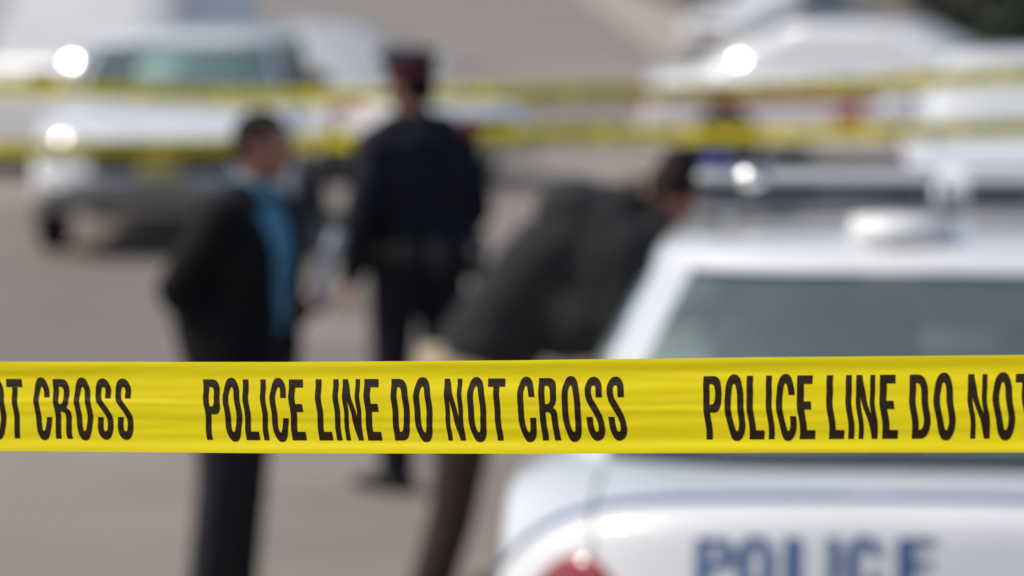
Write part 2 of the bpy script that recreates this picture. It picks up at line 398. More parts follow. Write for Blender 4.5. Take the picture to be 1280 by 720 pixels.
def wheel(root, x, y, r, wd, side):
    ws = empty("wheel", (x, y, r)); ws.parent = root
    def lathe(name, prof, m):
        bm = bmesh.new(); n = 40; rg = []
        for (a, rr) in prof: rg.append([bm.verts.new((a * side, rr * math.cos(2 * math.pi * j / n), rr * math.sin(2 * math.pi * j / n))) for j in range(n)])
        for i in range(len(rg) - 1):
            for j in range(n): bm.faces.new((rg[i][j], rg[i][(j + 1) % n], rg[i + 1][(j + 1) % n], rg[i + 1][j]))
        bm.faces.new(rg[-1]); bm.faces.new(rg[0][::-1])
        return link(name, bm_mesh(name, bm), m, ws)
    lathe("tyre", [(-wd, r * .6), (-wd, r * .9), (-wd * .8, r), (-wd * .1, r), (.0, r * .93), (.004, r * .7), (-.01, r * .62)], RUBBER)
    lathe("rim", [(-.03, r * .62), (-.004, r * .64), (-.004, r * .6), (-.03, r * .56), (-.035, r * .3), (-.012, r * .24), (-.006, r * .1)], ALLOY)
def patch(name, sh, us, vs_fn, n_v, d, m, root, edge=True):
    """a raised panel following the shell; vs_fn(u)->(v0,v1)"""
    bm = bmesh.new(); g = []
    for i, u in enumerate(us):
        v0, v1 = vs_fn(u); row = []
        for j in range(n_v + 1):
            e = min(i, len(us) - 1 - i, j, n_v - j)
            dd = d if (e > 0 or not edge) else -.01
            row.append(bm.verts.new(sh.off(u, v0 + (v1 - v0) * j / n_v, dd)))
        g.append(row)
    for i in range(len(g) - 1):
        for j in range(n_v): bm.faces.new((g[i][j], g[i + 1][j], g[i + 1][j + 1], g[i][j + 1]))
    return link(name, bm_mesh(name, bm), m, root)
def lin(a, b, n): return [a + (b - a) * i / n for i in range(n + 1)]

SEDAN = dict(prof=[(2.50, .26, .80), (2.60, .40, .86), (2.62, .56, .88), (2.56, .68, .88), (2.35, .76, .89), (1.9, .85, .91), (1.4, .92, .93), (1.1, .955, .94), (.4, .965, .95),
                   (-.8, .985, .955), (-1.6, 1.0, .955), (-2.0, 1.0, .95), (-2.3, .995, .945), (-2.5, .985, .94), (-2.565, .965, .935), (-2.60, .93, .93), (-2.63, .84, .93),
                   (-2.67, .70, .93), (-2.70, .62, .93), (-2.70, .48, .92), (-2.66, .32, .90), (-2.58, .26, .86)],
             hl=2.68, zb=.26, crown=.035, endr=.22, fall=.13,
             cab=dict(zb=.965, zt=1.435, ztop=1.50, y0b=-2.24, y0t=-1.26, y1b=1.18, y1t=.28, wb=.86, wt=.64), wheels=[(-1.55, .33), (1.42, .33)], track=.945)
def vehicle(spec, name, loc, rz, police=True, glass=None, seats=False, lightbar=False):
    glass = glass or GLASS
    root = empty(name, loc, rz)
    sh = Shell(spec['prof'], spec['hl'], spec['zb'], spec['crown'], spec['endr'], spec['fall'])
    US = sorted(set([0] + [s_ * k for s_ in (-1, 1) for k in (.05, .1, .2, .25, .35, .4, .5, .55, .65, .72, .75, .82, .86, .895, .925, .945, .978, .15, .3, .45, .6, .7, .780, .788, .80, .84, .88, .91, .935, .955, .97, .985, 1.0)]))
    nv = len(sh.p); bm = bmesh.new(); g = []
    for u in US: g.append([bm.verts.new(sh.at(u, v)) for v in range(nv)])
    lid_v = []
    lid_bm = bmesh.new(); lid = {}
    for i in range(len(US) - 1):
        um = (US[i] + US[i + 1]) / 2
        for v in range(nv - 1):
            y = sh.p[v][0]; z = sh.p[v][1]
            seam = (abs(abs(um) - .784) < .005 and ((y < -2.0 and z > .62) or (y > 1.2 and z > .72))) and not spec.get('noseam')
            f = bm.faces.new((g[i][v], g[i + 1][v], g[i + 1][v + 1], g[i][v + 1])); f.material_index = 1 if seam else 0
    for sgn, row in ((-1, g[0]), (1, g[-1])):
        cols = []
        for v in range(nv):
            p = row[v].co; c = [row[v]]
            for k in range(1, 9):
                q = k / 8; bl = math.sin(math.pi * min(1, q * 1.15)) * .028 * min(1, (p.z - spec['zb']) / .4)
                c.append(bm.verts.new((p.x + sgn * (bl - .03 * q * q), p.y, p.z + (spec['zb'] - p.z) * q)))
            cols.append(c)
        for v in range(nv - 1):
            for k in range(8):
                f = bm.faces.new((cols[v][k], cols[v + 1][k], cols[v + 1][k + 1], cols[v][k + 1]))
                y = (cols[v][k].co.y + cols[v + 1][k].co.y) / 2
    bmesh.ops.remove_doubles(bm, verts=bm.verts[:], dist=.0008)
    link("body", bm_mesh("body", bm), [WHITE, SEAM], root)
    loft_cabin(spec['cab'], root, (WHITE, glass, spec.get('side_glass', glass), spec.get('ws_glass', glass)))
    for (wy, r) in spec['wheels']:
        for s_ in (-1, 1):
            wheel(root, s_ * (spec['track'] + .040), wy, r, .2, s_)
            bm = bmesh.new(); bmesh.ops.create_cone(bm, cap_ends=True, segments=40, radius1=r + .025, radius2=r + .025, depth=.03,
                matrix=Matrix.Translation((s_ * (spec['track'] + .019), wy, r)) @ Matrix.Rotation(R(90), 4, 'Y'))
            bmesh.ops.bisect_plane(bm, geom=bm.verts[:] + bm.edges[:] + bm.faces[:], plane_co=(0, 0, spec['zb'] - .02), plane_no=(0, 0, -1), clear_outer=True)
            link("wheel_arch", bm_mesh("wheel_arch", bm), SEAM, root, smooth=False)
    # rear lamps, front lamps, grille, bumpers
    ln = len(sh.p)
    vz = lambda z, rear=True: min((i / 10 for i in (range((ln - 1) * 5, (ln - 1) * 10) if rear else range(0, (ln - 1) * 5))), key=lambda v: abs(sh.at(0, v).z - z) + (0 if (sh.at(0, v).y < -spec['hl'] + .45 or not rear) else 3) + (0 if (sh.at(0, v).y > spec['hl'] - .55 or rear) else 3))
    tz = spec.get('tail', (.62, .905)); hz = spec.get('head', (.52, .70))
    for s_ in (-1, 1):
        def vr(u, s_=s_):
            top = tz[1] - (tz[1] - tz[0]) * .36 * min(1, abs((abs(u) - .85) / .135)) ** 2.4 + .02
            return vz(top), vz(tz[0])
        us = [s_ * a for a in lin(.71, .985, 22)]
        patch("taillight", sh, us if s_ > 0 else us[::-1], vr, 14, .010, TAIL, root)
        us = [s_ * a for a in lin(.58, .97, 10)]
        patch("headlight", sh, us if s_ > 0 else us[::-1], lambda u: (vz(hz[0], False), vz(hz[1], False)), 8, .012, LAMP, root)
        bm = bmesh.new(); mx = spec['cab']['wb'] + .14
        ell(bm, (s_ * mx, spec['cab']['y1b'] - .35, spec['cab']['zb'] + .13), (.11, .06, .075)); caps(bm, (s_ * (mx - .2), spec['cab']['y1b'] - .37, spec['cab']['zb'] + .08), (s_ * mx, spec['cab']['y1b'] - .35, spec['cab']['zb'] + .1), .025, .025, 10)
        link("side_mirror", bm_mesh("side_mirror", bm), WHITE if not spec.get('truck') else BLACKP, root)
    gz = spec.get('grille', (.50, .66))
    patch("grille", sh, lin(-spec.get('gw', .5), spec.get('gw', .5), 10), lambda u: (vz(gz[0], False), vz(gz[1], False)), 6, .015, BLACKP, root)
    bz = spec.get('bumper', (.30, .46))
    patch("front_bumper", sh, lin(-.985, .985, 24), lambda u: (vz(bz[0], False), vz(bz[1], False)), 5, .03, SILVER if spec.get('truck') else WHITE, root)
    patch("rear_bumper", sh, lin(-.985, .985, 24), lambda u: (vz(bz[1] + .1), vz(bz[0])), 5, .02, SILVER if spec.get('truck') else WHITE, root)
    if police:
        # blue stripe wrapped over the tail edge and along the flanks, red one below it
        vst = min((i / 20 for i in range(ln * 10, (ln - 1) * 20)), key=lambda v: abs(sh.at(0, v).y + 2.515))
        patch("blue_stripe", sh, lin(-.995, .995, 60), lambda u: (vst - .9, vst + .9), 4, .004, BLUE, root, edge=False)
        for s_ in (-1, 1):
            for nm, m, z0, z1 in (("blue_stripe", BLUE, .80, .745), ("red_stripe", RED, .735, .69)):
                bm = bmesh.new(); a = []
                for y in lin(-2.43, 2.3, 60):
                    v = min(range(ln * 2), key=lambda q: abs(sh.at(1, q / 2).y - y) + (0 if sh.at(1, q / 2).z > .45 else 9))
                    e = sh.at(s_, v / 2); zb = spec['zb']
                    row = []
                    for z in (z0, z1):
                        q = max(0, (e.z - z) / (e.z - zb)); bl = math.sin(math.pi * min(1, q * 1.15)) * .028 * min(1, (e.z - zb) / .4)
                        row.append(bm.verts.new((e.x + s_ * (bl - .03 * q * q + .005), y, min(z, e.z))))
                    a.append(row)
                for i in range(len(a) - 1): bm.faces.new((a[i][0], a[i + 1][0], a[i + 1][1], a[i][1]))
                link(nm, bm_mesh(nm, bm), m, root)
            # crest on the front door
            bm = bmesh.new(); xs = s_ * (spec['track'] + .028)
            bmesh.ops.create_cone(bm, cap_ends=True, segments=32, radius1=.15, radius2=.145, depth=.006, matrix=Matrix.Translation((xs, -.25, .60)) @ Matrix.Rotation(R(90), 4, 'Y'))
            link("door_crest", bm_mesh("door_crest", bm), mat("crest_orange", (.42, .13, .05), .5, nscale=25, col2=(.3, .08, .1)), root, smooth=False)
        # rear lettering
        starts = [877, 928, 987, 1040, 1062, 1125]; x0p = spec.get('txt0', -.518)
        vs_, fs_ = [], []
        zt, hh = .918, .106
        tab = [(sh.at(0, i / 40).z, i / 40) for i in range(ln * 20, (ln - 1) * 40) if sh.at(0, i / 40).y < -2.5]
        vzf = lambda z: min(tab, key=lambda q: abs(q[0] - z))[1]
        cache = {}
        for ch, st in zip("POLICE", starts):
            wd, gv, gf = GL[ch]; b0 = len(vs_)
            k = (46 if ch != 'I' else 14) / wd / 632
            for (x, y, _) in gv:
                X = x0p + (st - 877) / 632 + x * k; z = round(zt - hh + y / HC * hh, 4)
                if z not in cache: cache[z] = vzf(z)
                p = sh.off(X / .93, cache[z], .004); vs_.append(p)
            fs_ += [[b0 + i for i in f] for f in gf]
        link("police_lettering", mesh("police_lettering", vs_, fs_), BLUE, root)
        bm = bmesh.new(); box(bm, (0, -2.735, .52), (.31, .012, .155), .004); link("number_plate", bm_mesh("number_plate", bm), PAPER, root)
    if seats:
        cabi = spec['cab']
        def seat(x, y, wd, hb, head=True):
            bm = bmesh.new(); box(bm, (x, y, .50), (wd, .5, .16), .05); box(bm, (x, y - .27, .78), (wd, .14, hb), .06, Euler((R(-12), 0, 0)).to_matrix())
            se_ = link("seat", bm_mesh("seat", bm), SEATM, root)
            if head:
                bm = bmesh.new(); box(bm, (x, y - .36, .80 + hb / 2 + .07), (.27, .11, .18), .05); link("headrest", bm_mesh("headrest", bm), SEATM, se_)
        seat(-.38, .15, .5, .62); seat(.38, .15, .5, .62); seat(0, -.85, 1.25, .55, False)
        for x in (-.24, .42):
            bm = bmesh.new(); box(bm, (x, -1.2, 1.14), (.33, .12, .22), .07); link("headrest", bm_mesh("headrest", bm), SEATM, root)
        bm = bmesh.new(); box(bm, (0, -1.6, .955), (1.4, .7, .03), .01); link("parcel_shelf", bm_mesh("parcel_shelf", bm), SEATM, root)
        bm = bmesh.new(); box(bm, (0, 1.0, .93), (1.4, .5, .12), .04); link("dashboard", bm_mesh("dashboard", bm), BLACKP, root)
        bm = bmesh.new(); box(bm, (0, -1.28, .32), (1.6, 4.0, .03), .005); link("floor_pan", bm_mesh("floor_pan", bm), BLACKP, root) if False else bm.free()
    if lightbar:
        lb = empty("light_bar", (0, spec['bar_y'], spec['cab']['ztop'] - .02)); lb.parent = root; lb.scale = (1, 1, .78)
        for x0, x1 in ((-.645, -.035), (.035, .645)):
            bm = bmesh.new(); box(bm, ((x0 + x1) / 2, 0, .145), (x1 - x0, .27, .03), .012); link("top_cover", bm_mesh("top_cover", bm), mat("clear_cover", (.62, .64, .67), .15, coat=1, nscale=10, namt=.12), lb)
            bm = bmesh.new(); box(bm, ((x0 + x1) / 2, 0, .085), (x1 - x0 - .02, .25, .09), .01); link("lens_band", bm_mesh("lens_band", bm), mat("smoked_lens", (.025, .03, .04), .25, coat=.4, nscale=11, col2=(.10, .11, .13)), lb)
            bm = bmesh.new(); box(bm, ((x0 + x1) / 2, 0, .03), (x1 - x0, .26, .025), .008); link("base_rail", bm_mesh("base_rail", bm), GREYP, lb)
        bm = bmesh.new(); box(bm, (0, 0, .075), (.06, .2, .08), .008); link("centre_block", bm_mesh("centre_block", bm), mat("pale_grey_plastic", (.42, .43, .45), .5, nscale=12, namt=.1), lb)
        for x in (-.52, -.3, .3, .52):
            bm = bmesh.new(); box(bm, (x, .0, -.01), (.05, .12, .07), .01); link("mounting_foot", bm_mesh("mounting_foot", bm), BLACKP, lb)
        bm = bmesh.new(); ell(bm, (-.50, -.12, .14), (.05, .045, .045)); link("glint_knob", bm_mesh("glint_knob", bm), CHROME, lb)  # added chrome knob, there only to catch a sun glint
        bm = bmesh.new(); box(bm, (-.59, .0, .19), (.09, .14, .05), .015); link("blue_end_block", bm_mesh("blue_end_block", bm), mat("blue_block_plastic", (.015, .03, .22), .25, coat=.5, nscale=20, namt=.3), lb)  # added blue block, stands in for a blue spot behind the bar
        for s_ in (-1,):
            bm = bmesh.new(); caps(bm, (s_ * .6, 0, .02), (s_ * .68, 0, -.1), .022, .018, 10); link("gutter_strap", bm_mesh("gutter_strap", bm), BLACKP, lb)
        bm = bmesh.new()
        for z, r in ((0, .128), (.03, .130), (.05, .124), (.066, .105), (.074, .07), (.077, .0)):
            pass
        bmesh.ops.create_cone(bm, cap_ends=True, segments=48, radius1=.125, radius2=.118, depth=.06, matrix=Matrix.Translation((-.125, spec['puck_y'], spec['cab']['ztop'] + .010)))
        es = [e for e in bm.edges if all(v.co.z > spec['cab']['ztop'] + .04 for v in e.verts) and len(e.link_faces) == 2]
        bmesh.ops.bevel(bm, geom=es, offset=.022, segments=5, profile=.5, affect='EDGES')
        link("roof_antenna", bm_mesh("roof_antenna", bm), mat("antenna_white", (.8, .8, .81), .35, nscale=9, namt=.05), root)
    return root, sh

# the near cruiser, seen from behind
SED = dict(SEDAN); SED['ws_glass'] = GLASSW; SED['side_glass'] = GLASSW; SED['cab'] = dict(SEDAN['cab'], zt=1.345, ztop=1.405, wb=.90, wt=.725, gl=.965, gy=.84, n=4.4, edge_band=True, y0b=-2.30); SED['bar_y'] = -.35; SED['puck_y'] = -1.09
yaw = -6.5
rearp = Vector((.93, 7.02, .12)); fw = Vector((-math.sin(R(yaw)), math.cos(R(yaw)), 0))
cpos = rearp + fw * 2.70
me = mesh('pavement_apron', [(x, y, z) for z in (.119, -.02) for x, y in ((-.15, 6.1), (6.3, 6.1), (6.3, 14.2), (-.15, 14.2))], [(0, 1, 2, 3), (0, 4, 5, 1), (0, 3, 7, 4), (3, 2, 6, 7), (1, 5, 6, 2)])
tag(link('pavement_apron', me, asp, smooth=False), kind='structure')
near, nsh = vehicle(SED, "police_car", cpos, R(yaw), seats=True, lightbar=True); near.scale = (1.065, 1.03, 1.03)
tag(near, "nearest white police cruiser seen from behind, with light bar and blue lettering on its boot", "police car", "white police cars parked in the street")

# SUV on the left, head-on
SUV = dict(prof=[(2.30, .34, .84), (2.40, .46, .90), (2.40, .60, .92), (2.36, .84, .92), (2.28, .93, .92), (2.0, 1.02, .93), (1.5, 1.09, .94), (1.1, 1.16, .95), (.2, 1.19, .96), (-1.6, 1.19, .96),
                 (-2.2, 1.18, .96), (-2.34, 1.05, .95), (-2.38, .8, .94), (-2.42, .5, .92), (-2.34, .34, .88)],
           hl=2.40, zb=.34, crown=.03, endr=.16, fall=.04, noseam=True, truck=True, tail=(.75, 1.05), head=(.72, .92), grille=(.60, .85), gw=.62, bumper=(.36, .60),
           side_glass=GLASSD,
           cab=dict(zb=1.12, zt=1.53, ztop=1.61, y0b=-2.3, y0t=-2.1, y1b=1.25, y1t=.62, wb=.90, wt=.76, n=7, yf=.90), wheels=[(-1.45, .37), (1.45, .37)], track=.95)
suv, ssh = vehicle(SUV, "sport_utility_vehicle", (-2.53, 27.1, 0), R(180), police=False)
tag(suv, "white sport utility vehicle facing the camera behind the man in the blue shirt", "suv")
bm = bmesh.new(); ell(bm, (.80, 1.02, 1.36), (.12, .12, .035), Vector((.41, .72, .56)).to_track_quat("Z", "Y").to_matrix()); caps(bm, (.80, .95, 1.10), (.80, .98, 1.30), .02, .02, 10); link("glint_reflector", bm_mesh("glint_reflector", bm), CHROME, suv)  # added chrome disc on a stalk, flattened and tilted to throw a sun glint
bm = bmesh.new(); box(bm, (0, 2.46, .66), (.30, .012, .14), .004); link("number_plate", bm_mesh("number_plate", bm), mat("yellow_plate", (.45, .38, .12), .5), suv)

# van at far left
VAN = dict(prof=[(2.52, .34, .84), (2.6, .5, .90), (2.58, .74, .92), (2.45, .92, .93), (2.1, 1.06, .95), (1.75, 1.15, .97), (1.2, 1.18, .98), (0, 1.18, .98), (-2.4, 1.18, .98), (-2.55, 1.1, .97), (-2.58, .8, .96), (-2.6, .5, .95), (-2.5, .34, .9)],
           hl=2.6, zb=.34, crown=.02, endr=.14, fall=.03, noseam=True, truck=True, tail=(.7, 1.05), head=(.6, .8), grille=(.5, .68), bumper=(.38, .5),
           cab=dict(zb=1.12, zt=2.0, ztop=2.12, y0b=-2.52, y0t=-2.4, y1b=1.9, y1t=1.05, wb=.94, wt=.80, n=8, no_rear=True, no_rear_side=True), wheels=[(-1.6, .36), (1.6, .36)], track=.97)
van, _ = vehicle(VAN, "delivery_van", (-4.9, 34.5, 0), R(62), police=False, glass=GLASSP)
tag(van, "tall white panel van parked behind the sport utility vehicle at the left edge", "van")

# further cruisers and cars
SEDF = dict(SEDAN); SEDF['bar_y'] = -.35; SEDF['puck_y'] = -.82
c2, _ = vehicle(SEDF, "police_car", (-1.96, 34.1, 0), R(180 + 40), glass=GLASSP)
tag(c2, "white police car half hidden between the sport utility vehicle and the capped officer", "police car", "white police cars parked in the street")
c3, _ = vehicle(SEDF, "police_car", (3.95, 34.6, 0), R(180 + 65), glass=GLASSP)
tag(c3, "white police car standing across the street, orange crest on its door", "police car", "white police cars parked in the street")
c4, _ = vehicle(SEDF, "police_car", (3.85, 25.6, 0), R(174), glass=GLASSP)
tag(c4, "white police car parked just beyond the nearest cruiser's light bar at the right edge", "police car", "white police cars parked in the street")
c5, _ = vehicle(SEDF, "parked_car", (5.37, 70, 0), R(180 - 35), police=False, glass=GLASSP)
tag(c5, "pale saloon car far up the street above the crested police car", "car")

# ------------------------------------------------------------------ people
def head_parts(bm, c, Rm, s=1.0):
    def P(v): return Vector(c) + Rm @ (Vector(v) * s)
    ell(bm, P((0, -.008, .03)), (.077 * s, .098 * s, .088 * s), Rm, 24)
    ell(bm, P((0, .018, -.03)), (.064 * s, .078 * s, .082 * s), Rm, 24)
    ell(bm, P((0, .055, -.085)), (.034 * s, .036 * s, .028 * s), Rm)
    caps(bm, P((0, .092, .015)), P((0, .112, -.022)), .010 * s, .016 * s, 10)
    ell(bm, P((0, .083, .035)), (.05 * s, .016 * s, .012 * s), Rm)
    for q in (-1, 1):
        ell(bm, P((q * .078, -.005, -.005)), (.011 * s, .021 * s, .033 * s), Rm)
        ell(bm, P((q * .035, .075, -.03)), (.022 * s, .018 * s, .022 * s), Rm)
    ell(bm, P((0, .090, -.052)), (.026 * s, .012 * s, .007 * s), Rm); ell(bm, P((0, .088, -.064)), (.022 * s, .012 * s, .008 * s), Rm)
def hand(bm, wr, tip, palm_n, thumb_side):
    """wrist point, pointing direction, palm normal; slightly curled"""
    wr = Vector(wr); d = Vector(tip).normalized(); n = Vector(palm_n).normalized(); sd_ = d.cross(n).normalized()
    n = sd_.cross(d).normalized()
    Rm = Matrix((sd_, d, n)).transposed()
    ell(bm, wr + d * .05, (.040, .055, .016), Rm); ell(bm, wr + d * .075, (.041, .025, .014), Rm)
    for i, L_ in enumerate((.070, .080, .075, .058)):
        o = wr + d * .092 + sd_ * thumb_side * (.030 - .0205 * i); a = o + (d * .9 + n * .35) * L_ * .5; b = a + (d * .5 + n * .85).normalized() * L_ * .55
        caps(bm, o, a, .0085, .008, 8, 3); caps(bm, a, b, .008, .0068, 8, 3)
    o = wr + d * .03 + sd_ * thumb_side * .03; a = o + (d * .6 + sd_ * thumb_side * .75 + n * .2).normalized() * .045; b = a + (d * .9 + sd_ * thumb_side * .2 + n * .4).normalized() * .035
    caps(bm, o, a, .012, .010, 8, 3); caps(bm, a, b, .010, .008, 8, 3)
def person(loc, rz, J, mats, label, open_front=0, hair=HAIR, hairlen=.0, sc=1.0, jacket_len=.0, group="people standing inside the taped area", coat_bulk=1.0, leg_bulk=1.0, cat="person", stick_shirt=None):
    root = empty("person", loc, rz); root.scale = (sc, sc, sc)
    V = Vector
    sp = [V(p) for p in J['spine']]          # pelvis, waist, chest, shoulders, neck
    Rm = Euler(J.get('head_rot', (0, 0, 0))).to_matrix(); hc = V(J['head'])
    bm = bmesh.new()
    head_parts(bm, hc, Rm)
    caps(bm, sp[4] - (sp[4] - sp[3]) * .2, hc + Rm @ V((0, -.02, -.05)), .062, .056)
    rings_loft(bm, [(sp[0] + (sp[0] - sp[1]) * .4, .13, .10), (sp[0], .165, .115), (sp[1], .145, .105), (sp[2], .165, .115), (sp[3], .15, .09), (sp[4], .06, .06)])
    for s_, k in ((-1, 'L'), (1, 'R')):
        sh_, el_, wr_, hd, pn = [V(q) for q in J['arm' + k]]
        caps(bm, sh_, el_, .055, .042); caps(bm, el_, wr_, .041, .027); hand(bm, wr_, hd, pn, J.get('thumb' + k, -s_))
        hp, kn, an, toe = [V(q) for q in J['leg' + k]]
        caps(bm, hp, kn, .085, .055); caps(bm, kn, an, .055, .038); caps(bm, an + V((0, 0, -.03)), toe, .035, .03)
    link("body", remesh(bm, .0062, 5, "body"), SKIN, root)
    for q in (-1, 1):
        bm = bmesh.new(); ell(bm, hc + Rm @ V((q * .031, .071, .006)), (.011, .011, .009), Rm); link("eye", bm_mesh("eye", bm), EYE, root)
    # hair: cap of the skull above a hairline
    bm = bmesh.new(); ell(bm, hc + Rm @ V((0, -.012, .028)), (.087, .106, .100), Rm, 40); ell(bm, hc + Rm @ V((0, -.045, -.02)), (.074, .072, .075), Rm, 30)
    if hairlen: ell(bm, hc + Rm @ V((0, -.045, -.055)), (.080, .062, .075), Rm, 30)
    inv = Rm.inverted(); dl = []
    for v in bm.verts:
        q = inv @ (v.co - hc); v.co += Rm @ (V((1, 1, 1)) * pnoise(v.co * 45) * .004)
        if (q.y > .048 and q.z < .068 + .3 * (.095 - q.y)) or (q.y > .012 and q.z < .0 + 0 * q.x) or (q.y > -.03 and q.z < -.035 - hairlen) or q.z < -.075 - hairlen: dl.append(v)
    bmesh.ops.delete(bm, geom=dl, context='VERTS'); link("hair", bm_mesh("hair", bm), hair, root)
    # trousers
    bm = bmesh.new()
    rings_loft(bm, [(sp[0] - V((0, 0, .10)), .15, .12), (sp[0], .178, .13), (sp[0] + (sp[1] - sp[0]) * .6, .165, .122)])
    for k in 'LR':
        hp, kn, an, toe = [V(q) for q in J['leg' + k]]
        lb = leg_bulk; caps(bm, hp, kn, .102 * lb, .076 * lb); caps(bm, kn, an + V((0, 0, .03)), .076 * lb, .066 * lb); ell(bm, an + V((0, 0, .0)), (.068, .075, .05))
    link("trousers", remesh(bm, .011, 5, "trousers"), mats['trousers'], root)
    for k in 'LR':
        hp, kn, an, toe = [V(q) for q in J['leg' + k]]
        bm = bmesh.new(); d = (toe - an); d.z = 0; d.normalize(); heel = V((an.x, an.y, .0)) - d * .055
        tip = V((toe.x, toe.y, 0)) + d * .02
        caps(bm, heel + V((0, 0, .045)), heel + (tip - heel) * .55 + V((0, 0, .045)), .042, .046); caps(bm, heel + (tip - heel) * .5 + V((0, 0, .04)), tip + V((0, 0, .032)), .046, .032)
        caps(bm, an + V((0, 0, .05)), an - V((0, 0, .03)), .045, .045)
        me = remesh(bm, .009, 4, "shoe")
        for v in me.vertices: v.co.z = max(v.co.z, .002)
        link("shoe", me, LEATHER, root)
    # shirt
    if 'shirt' in mats:
        bm = bmesh.new()
        rings_loft(bm, [(sp[0], .172, .126), (sp[1], .160, .122), (sp[2], .182, .130), (sp[3], .165, .105), (sp[4] - (sp[4] - sp[3]) * .15, .075, .075)])
        me = remesh(bm, .011, 4, "shirt"); s0 = link("shirt", me, mats['shirt'], root)
        bm = bmesh.new(); c = sp[4] + (hc - sp[4]) * .12
        rings_loft(bm, [(c - (hc - sp[4]) * .2, .078, .082), (c, .073, .076), (c + (hc - sp[4]) * .16, .069, .070)], p=2); link("collar", remesh(bm, .007, 2, "collar"), mats['shirt'], s0)
    # jacket
    b = coat_bulk; bm = bmesh.new(); hem = sp[0] + (sp[0] - sp[1]).normalized() * jacket_len
    rl = [(hem, .205 * b, .150 * b), (sp[0], .198 * b, .148 * b), (sp[1], .182 * b, .140 * b), (sp[2], .205 * b, .148 * b), (sp[3], .185, .118 * b), (sp[4] - (sp[4] - sp[3]) * .1, .088, .088)]
    rings_loft(bm, rl)
    for k in 'LR':
        sh_, el_, wr_, hd, pn = [V(q) for q in J['arm' + k]]
        caps(bm, sh_ * 1.0, el_, .078 * b, .062 * b); caps(bm, el_, wr_ + (el_ - wr_) * .06, .062 * b, .046 * b); ell(bm, sh_ + V((0, 0, -.01)), (.085 * b, .082 * b, .075 * b))
    for q in (-1, 1): caps(bm, sp[4] + (sp[3] - sp[4]) * .25 + V((q * .03, -.015, 0)), sp[3] + V((q * .15, 0, -.005)), .062 * b, .06 * b)
    for (p, r) in J.get('lumps', []): ell(bm, V(p), r)
    me = remesh(bm, .011, 5, "jacket")
    if open_front:
        b2 = bmesh.new(); b2.from_mesh(me); dl = []
        for v in b2.verts:
            z = v.co.z; ww = open_front * (.55 + .5 * sst(sp[0].z - .1, sp[4].z - .15, z))
            if z > sp[4].z - .06: ww = .07
            if v.co.y > .06 and abs(v.co.x - J.get('open_x', 0)) < ww and z > J.get('open_z', hem.z - .05): dl.append(v)
        bmesh.ops.delete(b2, geom=dl, context='VERTS'); b2.to_mesh(me); b2.free()
    for v in me.vertices:
        n = pnoise(v.co * 9) * .010 + pnoise(V((v.co.x * 6, v.co.y * 6, v.co.z * 22))) * .006; v.co += v.normal * n
    link("jacket", me, mats['jacket'], root)
    tag(root, label, cat, group)
    return root, hc, Rm

# man in dark suit, blue shirt
J1 = dict(spine=[(0, 0, .97), (0, .02, 1.12), (0, .03, 1.30), (0, .015, 1.44), (0, .03, 1.51)], head=(0, .075, 1.66), head_rot=(R(-6), 0, R(-8)),
          armR=[(.185, 0, 1.43), (.25, -.15, 1.18), (.19, -.02, 1.04), (-.1, .6, -1), (-1, 0, 0)],
          armL=[(-.185, .02, 1.43), (-.25, -.02, 1.15), (-.16, .14, 1.08), (.35, .9, .15), (0, .2, 1)], open_z=.97,
          legR=[(.09, -.03, .93), (.11, -.05, .50), (.12, -.10, .09), (.15, .05, .03)], legL=[(-.09, -.03, .93), (-.10, -.05, .50), (-.10, -.08, .09), (-.13, .07, .03)],
          lumps=[((.10, -.08, 1.10), (.16, .13, .24)), ((.2, -.03, .99), (.07, .13, .15)), ((0, -.02, .9), (.23, .17, .14))])
man1, _, _ = person((-.895, 11.45, 0), R(-108), J1, dict(trousers=SUITT, jacket=SUIT, shirt=SHIRT), "man in open dark suit jacket and bright blue shirt, reading a pad at left", open_front=.138, jacket_len=.17, sc=.975, coat_bulk=1.18, leg_bulk=1.12)
# notepad in his left hand
M1 = man1.matrix_world if False else Matrix.Translation((-.895, 11.45, 0)) @ Matrix.Rotation(R(-112), 4, 'Z')
bm = bmesh.new(); box(bm, (0, 0, 0), (.12, .010, .24), .002)
npad = link("notepad", bm_mesh("notepad", bm), PAPER, None, smooth=False)
npad.location = M1 @ Vector((-.15, .235, 1.22)); npad.rotation_euler = (R(-20), 0, R(-112 + 40))
tag(npad, "white notepad held up by the man in the dark suit", "notepad")
bm = bmesh.new(); box(bm, (0, 0, .118), (.12, .016, .012), .002); link("binding", bm_mesh("binding", bm), GREYP, npad, smooth=False)

# officer with peaked cap, seen from behind
J2 = dict(spine=[(0, 0, .97), (0, .01, 1.12), (0, .01, 1.30), (0, -.01, 1.45), (-.01, 0, 1.53)], head=(-.02, .03, 1.66), head_rot=(R(-5), 0, R(28)),
          armL=[(-.185, -.01, 1.43), (-.285, -.06, 1.15), (-.29, .03, .88), (-.05, .25, -1), (1, 0, 0)],
          armR=[(.175, -.01, 1.42), (.245, -.05, 1.16), (.23, .12, .98), (-.6, .7, -.1), (-.2, 0, -1)],
          lumps=[((0, 0, 1.36), (.22, .15, .16)), ((.02, 0, 1.02), (.235, .165, .16)), ((-.09, -.01, 1.50), (.10, .07, .06)), ((.08, -.01, 1.50), (.10, .07, .06))],
          legL=[(-.10, 0, .93), (-.11, .03, .50), (-.11, -.03, .09), (-.20, .11, .03)], legR=[(.10, 0, .93), (.12, .03, .50), (.13, -.02, .09), (.17, .13, .03)])
cop, hc, Rm = person((-.392, 14.32, 0), R(24), J2, dict(trousers=NAVY, jacket=NAVY), "tall police officer in navy uniform and red-banded peaked cap, standing with his back turned", jacket_len=.07, sc=1.02, coat_bulk=1.12, leg_bulk=1.12)
